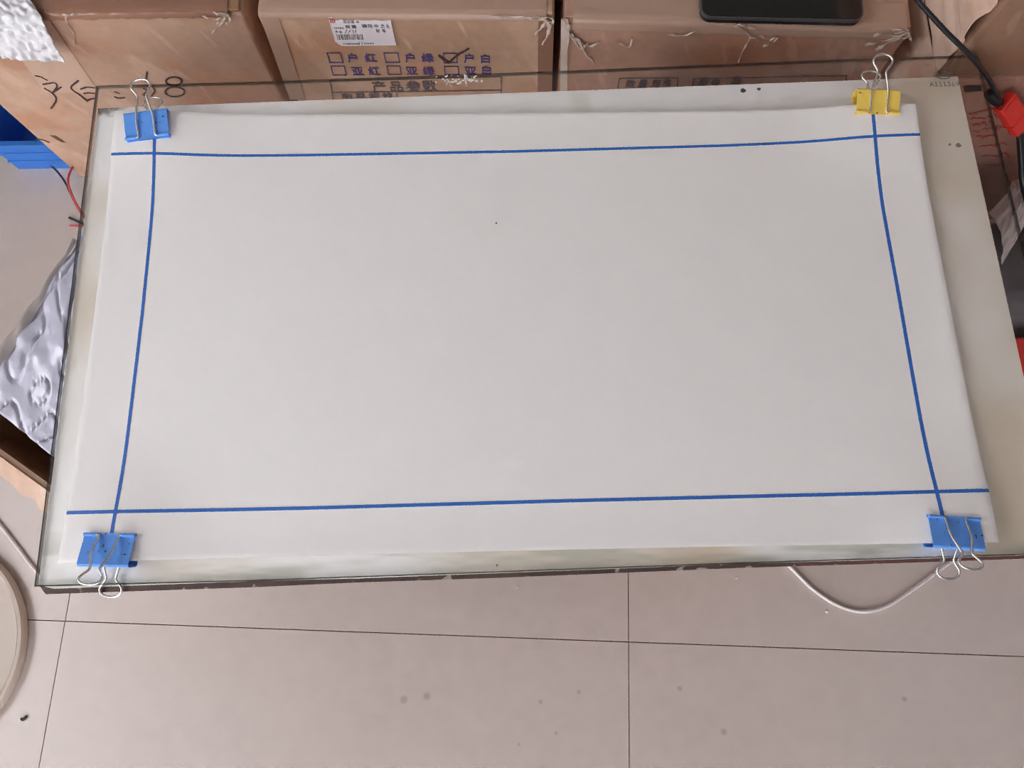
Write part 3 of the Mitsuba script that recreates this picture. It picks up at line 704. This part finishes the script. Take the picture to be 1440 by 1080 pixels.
def side_panel(c, z0, z1, folds, seed):
    """creased left side of a carton; folds: (height, depth, width)"""
    def fn(s, t):
        v = .006 + (c.D - .012) * s
        z = z0 + (z1 - z0) * t
        x = -.003 - .010 * np.sin(math.pi * t) * (.5 + .5 * np.sin(math.pi * s))
        for zf, d, w, sl in folds:
            x = x + d * np.exp(-((z - zf - sl * v - .006 * np.sin(v * 17 + seed)) / w) ** 2)
        x = x - .006 * (meshkit.fbm(np.stack([v * 14 + seed, z * 26, 0 * s], -1), 3) - .5)
        return np.stack([np.minimum(x, -.0012), v, z], -1)
    E(c.key + '__side_panel', c.put(shell(fn, 70, 70, .0012)), 'mat_kraft', 30, label='pale creased side panel')


side_panel(Dn, .02, .349, ((.30, .010, .008, .05), (.23, .008, .012, -.06)), 2.0)
# box stacked on it, flush with its front
Un = Carton('cardboard_box_004', (.497, .5345), (.95, .5235), .34, .24, 'mat_card_5', 31, seam=False)
side_panel(Un, .002, .235, ((.050, .012, .007, .03), (.105, .009, .010, -.08), (.018, .006, .006, .10)), 5.0)
for k in list(scene):
    if k.startswith('cardboard_box_004'):
        scene[k]['to_world'] = T().translate([0, 0, .3535])
tag('cardboard_box_004', 'brown cardboard box stacked on the reddish box at far right, its pale side creased', 'box', 'cardboard boxes behind the board')

# ------------------------------------------------------------------ tablet on the right carton
zt = .3640
fl_, fr_ = at_z(987, 23, zt + .009)[:2], at_z(1215, 28.5, zt + .009)[:2]
ux = (fr_ - fl_) / np.linalg.norm(fr_ - fl_)
uy = np.array([-ux[1], ux[0]])
Wt = np.linalg.norm(fr_ - fl_)


def put_tab(m):
    V = np.array(m.vertices)
    m.vertices = np.c_[fl_ + V[:, :1] * ux + V[:, 1:2] * uy, V[:, 2]]
    return m


rr = sbox(0, 0, Wt, .125).buffer(-.012).buffer(.012)
E('tablet__body', put_tab(prism(rr, zt, zt + .0085)), 'mat_tablet', 30)
E('tablet__bezel', put_tab(prism(rr.buffer(.0007).difference(rr.buffer(-.001)), zt + .005, zt + .0088)), 'mat_bezel', label='thin grey metal rim')
E('tablet__screen', put_tab(prism(rr.buffer(-.0012), zt + .0085, zt + .0091)), 'mat_screen', label='glossy black screen')
tag('tablet', 'black tablet with rounded corners lying on top of the right cardboard box', 'tablet')

# ------------------------------------------------------------------ white foam sheet over the left carton


def foam(s, t):
    # t: 0 on the box top, 1 hanging end ; s: 0 left, 1 right
    zt_ = .366
    back, hang = .14, .058
    xl = -.90
    tt = t * (back + hang)
    xr = np.interp(tt, [0, back - .024, back, back + hang], [-.62, -.556, -.540, -.5425])
    x = xl + (xr - xl) * s
    bot = np.interp(s, [0, .55, .70, .80, .90, 1.0], [.88, .93, .86, .78, .86, 1.0])
    tt = np.where(tt > back, back + (tt - back) * bot, tt)
    d = tt - back
    y = np.where(d < 0, .628 - d, .628 - .35 * d)
    z = np.where(d < 0, zt_, zt_ - d * .94)
    k = np.exp(-(d / .008) ** 2)
    z = z - .002 * k
    b = meshkit.noise(np.stack([x * 210, (tt) * 210, 0 * s], -1))
    w = meshkit.fbm(np.stack([x * 22, tt * 22, 0 * s + 4], -1), 2) - .5
    bump = .0052 * b ** 1.3
    y = y - np.where(d > 0, bump + .010 * w * np.clip(d / .05, 0, 1) + .001, 0)
    z = z + np.where(d <= 0, bump + .006 * np.abs(w), bump * .5)
    return np.stack([x, y, z], -1)


E('foam_sheet', shell(foam, 300, 170, .0010), 'mat_foam', True)
tag('foam_sheet', 'white bubbly foam wrapping sheet hanging over the box at the upper left', 'foam sheet')

# ------------------------------------------------------------------ blue crate left of the left carton
ch = .075
cx0, cx1, cy0, cy1 = -.818, -.722, .655, .95
outer = sbox(cx0, cy0, cx1, cy1)
inner = outer.buffer(-.003, join_style=2)
wallm = cat_(prism(outer.buffer(-.002).buffer(.002).difference(inner), 0.0005, ch), prism(outer.buffer(-.001), .0005, .004))
E('blue_crate__body', wallm, 'mat_crate', 30)
E('blue_crate__rim', prism(outer.buffer(.005).difference(inner), ch - .008, ch + .001), 'mat_crate', 30)
for k in range(2):
    z = .022 + k * .022
    E(num('blue_crate__rib'), rounded(cx0 - .001, cx1 + .001, cy0 - .0022, cy0 + .001, z, z + .004, .0012, 6), 'mat_crate', 30)
tag('blue_crate', 'shallow blue plastic crate on the floor left of the handwritten box', 'crate')

# ------------------------------------------------------------------ open carton under the left of the board, with a plastic bag
S0 = at_z(-36, 612, .340)[:2]
e1 = at_z(74, 691, .340)[:2] - S0
e1 /= np.linalg.norm(e1)
e2 = at_z(116, 328, .340)[:2] - S0    # the old carton has racked out of square
e2 /= np.linalg.norm(e2)
L1, L2, hb = .20, .36, .340


def put_s(m):
    V = np.array(m.vertices)
    m.vertices = np.c_[S0 + V[:, :1] * e1 + V[:, 1:2] * e2, V[:, 2]]
    m.fix_normals()
    return m


w4 = .004
for (a0, a1, b0, b1) in ((0, L1, 0, w4), (0, L1, L2 - w4, L2), (0, w4, w4, L2 - w4), (L1 - w4, L1, w4, L2 - w4)):
    E(num('open_carton__wall'), put_s(bx(a0, a1, b0, b1, 0, hb)), 'mat_card_4')
E('open_carton__bottom', put_s(bx(w4, L1 - w4, w4, L2 - w4, .0005, .005)), 'mat_card_4')


def flapf(s, t):
    # front flap bent outwards and down, ragged end
    x = .002 + (L1 - .006) * s
    d = t * (.020 + .006 * (meshkit.noise(np.stack([s * 14, 0 * s, 0 * s], -1)) - .3) + .010 * np.exp(-((s - .63) / .05) ** 2))
    return np.stack([x, -.001 - d * .95, hb + .001 - d * .55 + .002 * np.sin(s * 40) * t], -1)


E('open_carton__flap', put_s(shell(flapf, 60, 8, .003)), 'mat_kraft', 30, label='torn pale flap bent outwards')
tag('open_carton', 'open cardboard carton holding a plastic bag under the left end of the board', 'box')

zb_ = .352
bagL = [(128, 300), (108, 338), (60, 418), (22, 478), (-30, 556)]
bagR = [(150, 310), (165, 430), (165, 560), (150, 640), (122, 690)]


def bag(s, t):
    q = np.linspace(0, 1, 5)
    out = np.zeros(s.shape + (3,))
    lx, ly = np.interp(t, q, [p[0] for p in bagL]), np.interp(t, q, [p[1] for p in bagL])
    rx, ry = np.interp(t, q, [p[0] for p in bagR]), np.interp(t, q, [p[1] for p in bagR])
    px, py = lx + (rx - lx) * s, ly + (ry - ly) * s
    wr = meshkit.fbm(np.stack([s * 5 + t * 2, t * 7, 0 * s], -1), 3) - .5
    crease = np.abs(meshkit.noise(np.stack([s * 9 + t * 5, t * 9 - s * 4, 0 * s + 3], -1)) - .5)
    z = zb_ + .0075 * wr - .014 * np.exp(-(crease / .05) ** 2) * .22 - .02 * s + .010 * np.sin(3.1 * s) * np.sin(3.1 * t)
    z = np.minimum(z, .3655)
    for i in np.ndindex(s.shape):
        out[i] = at_z(px[i], py[i], zb_)
    out[..., 2] = z
    return out


E('plastic_bag__body', shell(bag, 70, 90, .0006), 'mat_bag', True)
fp = smooth_path(np.array([at_z(x, y, .352) for x, y in bagL[1:]]), 8)


def fold(s, t):
    i = np.round(s * (len(fp) - 1)).astype(int)
    d = np.gradient(fp, axis=0)
    side = np.cross(d, [0, 0, 1.0])
    side /= np.linalg.norm(side, axis=1, keepdims=True)
    wd = .004 + .012 * s
    return fp[i] + side[i] * ((t - .25) * wd)[..., None] + np.stack([0 * s, 0 * s, .004 * np.sin(t * 3.1) + .0015 * np.sin(s * 23 + 4 * t)], -1)


E('plastic_bag__folded_edge', shell(fold, len(fp), 8, .0006), 'mat_bag_fold', True, label='greyish see-through folded edge')
tag('plastic_bag', 'shiny bluish white plastic bag in the open carton at the left of the board', 'bag')

# ------------------------------------------------------------------ things at the right under the overhanging glass
pw = [np.array([(1446, 247), (1424, 254), (1416, 272), (1391, 299)]), np.array([(1450, 318), (1440, 318), (1424, 345), (1408, 372)])]


def strip(s, t):
    q = np.linspace(0, 1, 4)
    out = np.zeros(s.shape + (3,))
    for i in np.ndindex(s.shape):
        a = [np.interp(s[i], q, pw[0][:, k]) for k in (0, 1)]
        b = [np.interp(s[i], q, pw[1][:, k]) for k in (0, 1)]
        x, y = a[0] + (b[0] - a[0]) * t[i], a[1] + (b[1] - a[1]) * t[i]
        out[i] = at_z(x, y, .215)
    out[..., 2] = .215 + .012 * np.sin(t * 3.1) + .006 * (meshkit.fbm(np.stack([s * 6, t * 9, 0 * s], -1), 3) - .5)
    return out


E('plastic_strip', shell(strip, 40, 40, .0012), 'mat_bag_right', True)
tag('plastic_strip', 'greyish white folded plastic strip on the dark bag beside the right edge of the board', 'plastic wrap')


def blob(cx, cy, rx, ry, z1, seed):
    m = trimesh.creation.icosphere(4, 1.0)
    V = np.array(m.vertices)
    sgn = np.sign(V)
    V = sgn * np.abs(V) ** .6
    nz = meshkit.fbm(V * 2.5 + seed, 3) - .5
    V = V * (1 + .16 * nz[:, None])
    V = V * (rx, ry, z1 / 2) + (cx, cy, 0)
    V[:, 2] += -V[:, 2].min() + .001
    V[:, 2] *= z1 / V[:, 2].max()
    m.vertices = V
    return m


E('dark_bag', blob(.700, .372, .125, .075, .207, 3), 'mat_grey_cloth', True)
tag('dark_bag', 'dark grey soft bag on the floor beside the right edge of the board', 'bag')
rc = at_z(1442, 486, .16)
E('red_case__body', rounded(rc[0] - .013, rc[0] + .12, rc[1] - .05, rc[1] + .010, .001, .16, .006, 10), 'mat_red_plastic', 40)
E('red_case__lid', rounded(rc[0] - .015, rc[0] + .122, rc[1] - .052, rc[1] + .012, .135, .163, .006, 10), 'mat_red_plastic', 40)
tag('red_case', 'red plastic case just showing at the right border beside the board', 'case')
# carton that carries the right end of the board
Sn = Carton('support_carton', (.13, .10), (.40, .09), .36, .3755, 'mat_card_4', 40)
tag('support_carton', 'cardboard carton standing under the board and carrying it', 'box')

# ------------------------------------------------------------------ cables and wires


def floor_path(pix, z):
    return smooth_path(np.array([at_z(x, y, z) for x, y in pix]), 10)


E('white_cable', tube(floor_path([(1050, 730), (1085, 770), (1116, 802), (1145, 830), (1180, 852), (1214, 860), (1248, 852), (1285, 828), (1318, 804), (1350, 780), (1400, 740)], .0030), .0026, 10), 'mat_white_cable', True)
tag('white_cable', 'white cable looping out on the floor from under the near edge of the board', 'cable')
E('white_cable_001', tube(floor_path([(-40, 690), (0, 738), (25, 770), (48, 800), (70, 818), (110, 815), (200, 780)], .0030), .0026, 10), 'mat_white_cable', True)
tag('white_cable_001', 'white cable on the floor left of the board, running under its near left corner', 'cable')

wp = [at_z(104, 231, .030), at_z(97, 246, .040), at_z(96, 258, .040), at_z(102, 276, .03), at_z(113, 296, .015), at_z(130, 315, .004)]
E('red_wire', tube(smooth_path(np.array(wp), 8), .0017, 8), 'mat_red_wire', True)
tag('red_wire', 'red wire curving down in front of the handwritten box into the board shade', 'wire')
wp = [at_z(73, 234, .020), at_z(82, 243, .030), at_z(92, 257, .034), at_z(99, 272, .024), at_z(110, 293, .010), at_z(128, 318, .003)]
E('dark_wire', tube(smooth_path(np.array(wp), 8), .0016, 8), 'mat_dark_wire', True)
E('dark_wire__bare_end', tube(np.array([at_z(71, 233, .0185), at_z(74.5, 235.5, .0215)]), .0020, 8), 'mat_wire', True, label='bare metal end')
tag('dark_wire', 'dark wire with a bare metal end beside the red wire', 'wire')
E('wire_end', tube(np.array([at_z(97, 306, .002), at_z(112, 313, .002), at_z(135, 322, .002)]), .0016, 8), 'mat_dark_wire', True)
tag('wire_end', 'short black wire end poking out from under the left edge of the board', 'wire')
E('wire_end_001', tube(np.array([at_z(98.5, 317, .002), at_z(110, 318, .002), at_z(135, 320, .002)]), .0016, 8), 'mat_red_wire', True)
tag('wire_end_001', 'short red wire end poking out just nearer than the black one', 'wire')

# black cable with a red connector hanging down the face of the far right carton
bc = [at_z(1262, -40, .48), at_z(1292, 2, .46), at_z(1330, 44, .44), at_z(1362, 76, .42), at_z(1388, 108, .375), at_z(1404, 138, .34), at_z(1411, 150, .325)]
E('black_cable__cord', tube(smooth_path(np.array(bc), 8), .0026, 10), 'mat_black_cable', True)
bc2 = [at_z(1391, 131, .345), at_z(1399, 141, .335), at_z(1408, 146, .325), at_z(1414, 150, .318)]
E('black_cable__cord_001', tube(smooth_path(np.array(bc2), 8), np.interp(np.linspace(0, 1, 25), [0, .5, 1], [.006, .0055, .003]), 10), 'mat_black_cable', True)
bc3 = [at_z(1426, 172, .30), at_z(1434, 190, .285), at_z(1437, 225, .26), at_z(1440, 262, .235), at_z(1452, 300, .228)]
E('black_cable__cord_002', tube(smooth_path(np.array(bc3), 8), .0042, 10), 'mat_black_cable', True)
pa, pb = at_z(1412, 142, .332), at_z(1437, 180, .297)
ax = (pb - pa) / np.linalg.norm(pb - pa)
sx = np.cross(ax, [0, -.5, .85])
sx /= np.linalg.norm(sx)
nx = np.cross(sx, ax)


def put_c(m):
    V = np.array(m.vertices)
    m.vertices = pa + V[:, :1] * ax + V[:, 1:2] * sx + V[:, 2:3] * nx
    m.fix_normals()
    return m


Lc = np.linalg.norm(pb - pa)
E('black_cable__connector', put_c(cat_(rounded(0, Lc, -.0125, .0125, -.006, .006, .002, 8), rounded(.004, Lc * .55, -.0095, .0095, .004, .0075, .001, 6), rounded(Lc * .62, Lc * .68, -.0135, .0135, -.0065, .0068, .001, 6))), 'mat_red_plastic', 35, label='bright red plug')
tag('black_cable', 'black cable with a bright red connector hanging by the far right corner of the glass', 'cable')

# ------------------------------------------------------------------ round lid and crumbs on the floor
a_, b_, c_ = at_z(0, 795, .012)[:2], at_z(34, 876, .012)[:2], at_z(0, 994, .012)[:2]
M = np.array([b_ - a_, c_ - a_]) * 2
ctr = np.linalg.solve(M, [b_ @ b_ - a_ @ a_, c_ @ c_ - a_ @ a_])
rad = float(np.linalg.norm(a_ - ctr))
prof = np.array([(0, .004), (rad - .020, .004), (rad - .012, .005), (rad - .0095, .013), (rad - .006, .0165), (rad - .002, .0160), (rad, .013), (rad - .001, .003), (rad - .004, .0008), (0, .0008)])
lid = trimesh.creation.revolve(prof, sections=96)
lid.apply_translation((ctr[0], ctr[1], 0))
E('round_lid', lid, 'mat_lid', 35)
tag('round_lid', 'round beige lid with a raised rim on the floor at the lower left', 'lid')
dp = floor_path([(29, 1010), (32, 1012), (35, 1010), (37.5, 1006)], .0022)
E('dark_crumb', tube(dp, np.interp(np.linspace(0, 1, len(dp)), [0, .3, .8, 1], [.0010, .0020, .0020, .0008]), 8), 'mat_debris', True)
tag('dark_crumb', 'tiny curled black scrap on the floor near the round lid', 'scrap')
for k, (x, y, r, l) in enumerate(((1162, 860, .0020, 'tiny white crumb on the floor beside the looping white cable'), (728, 826, .0013, 'tiny white crumb on the floor just in front of the middle of the board'), (1035, 813, .0016, 'tiny white crumb on the floor left of where the looping cable comes out'))):
    m = trimesh.creation.icosphere(2, r)
    V = np.array(m.vertices)
    m.vertices = V * (1 + .5 * (meshkit.noise(V * 900 + k) - .5)[:, None]) * (1.2, .9, .7)
    c = at_z(x, y, 0)
    m.apply_translation((c[0], c[1], -m.bounds[0][2] + .0001))
    key = num('white_crumb')
    E(key, m, 'mat_chip', True)
    tag(key, l, 'crumb', 'white crumbs on the floor')
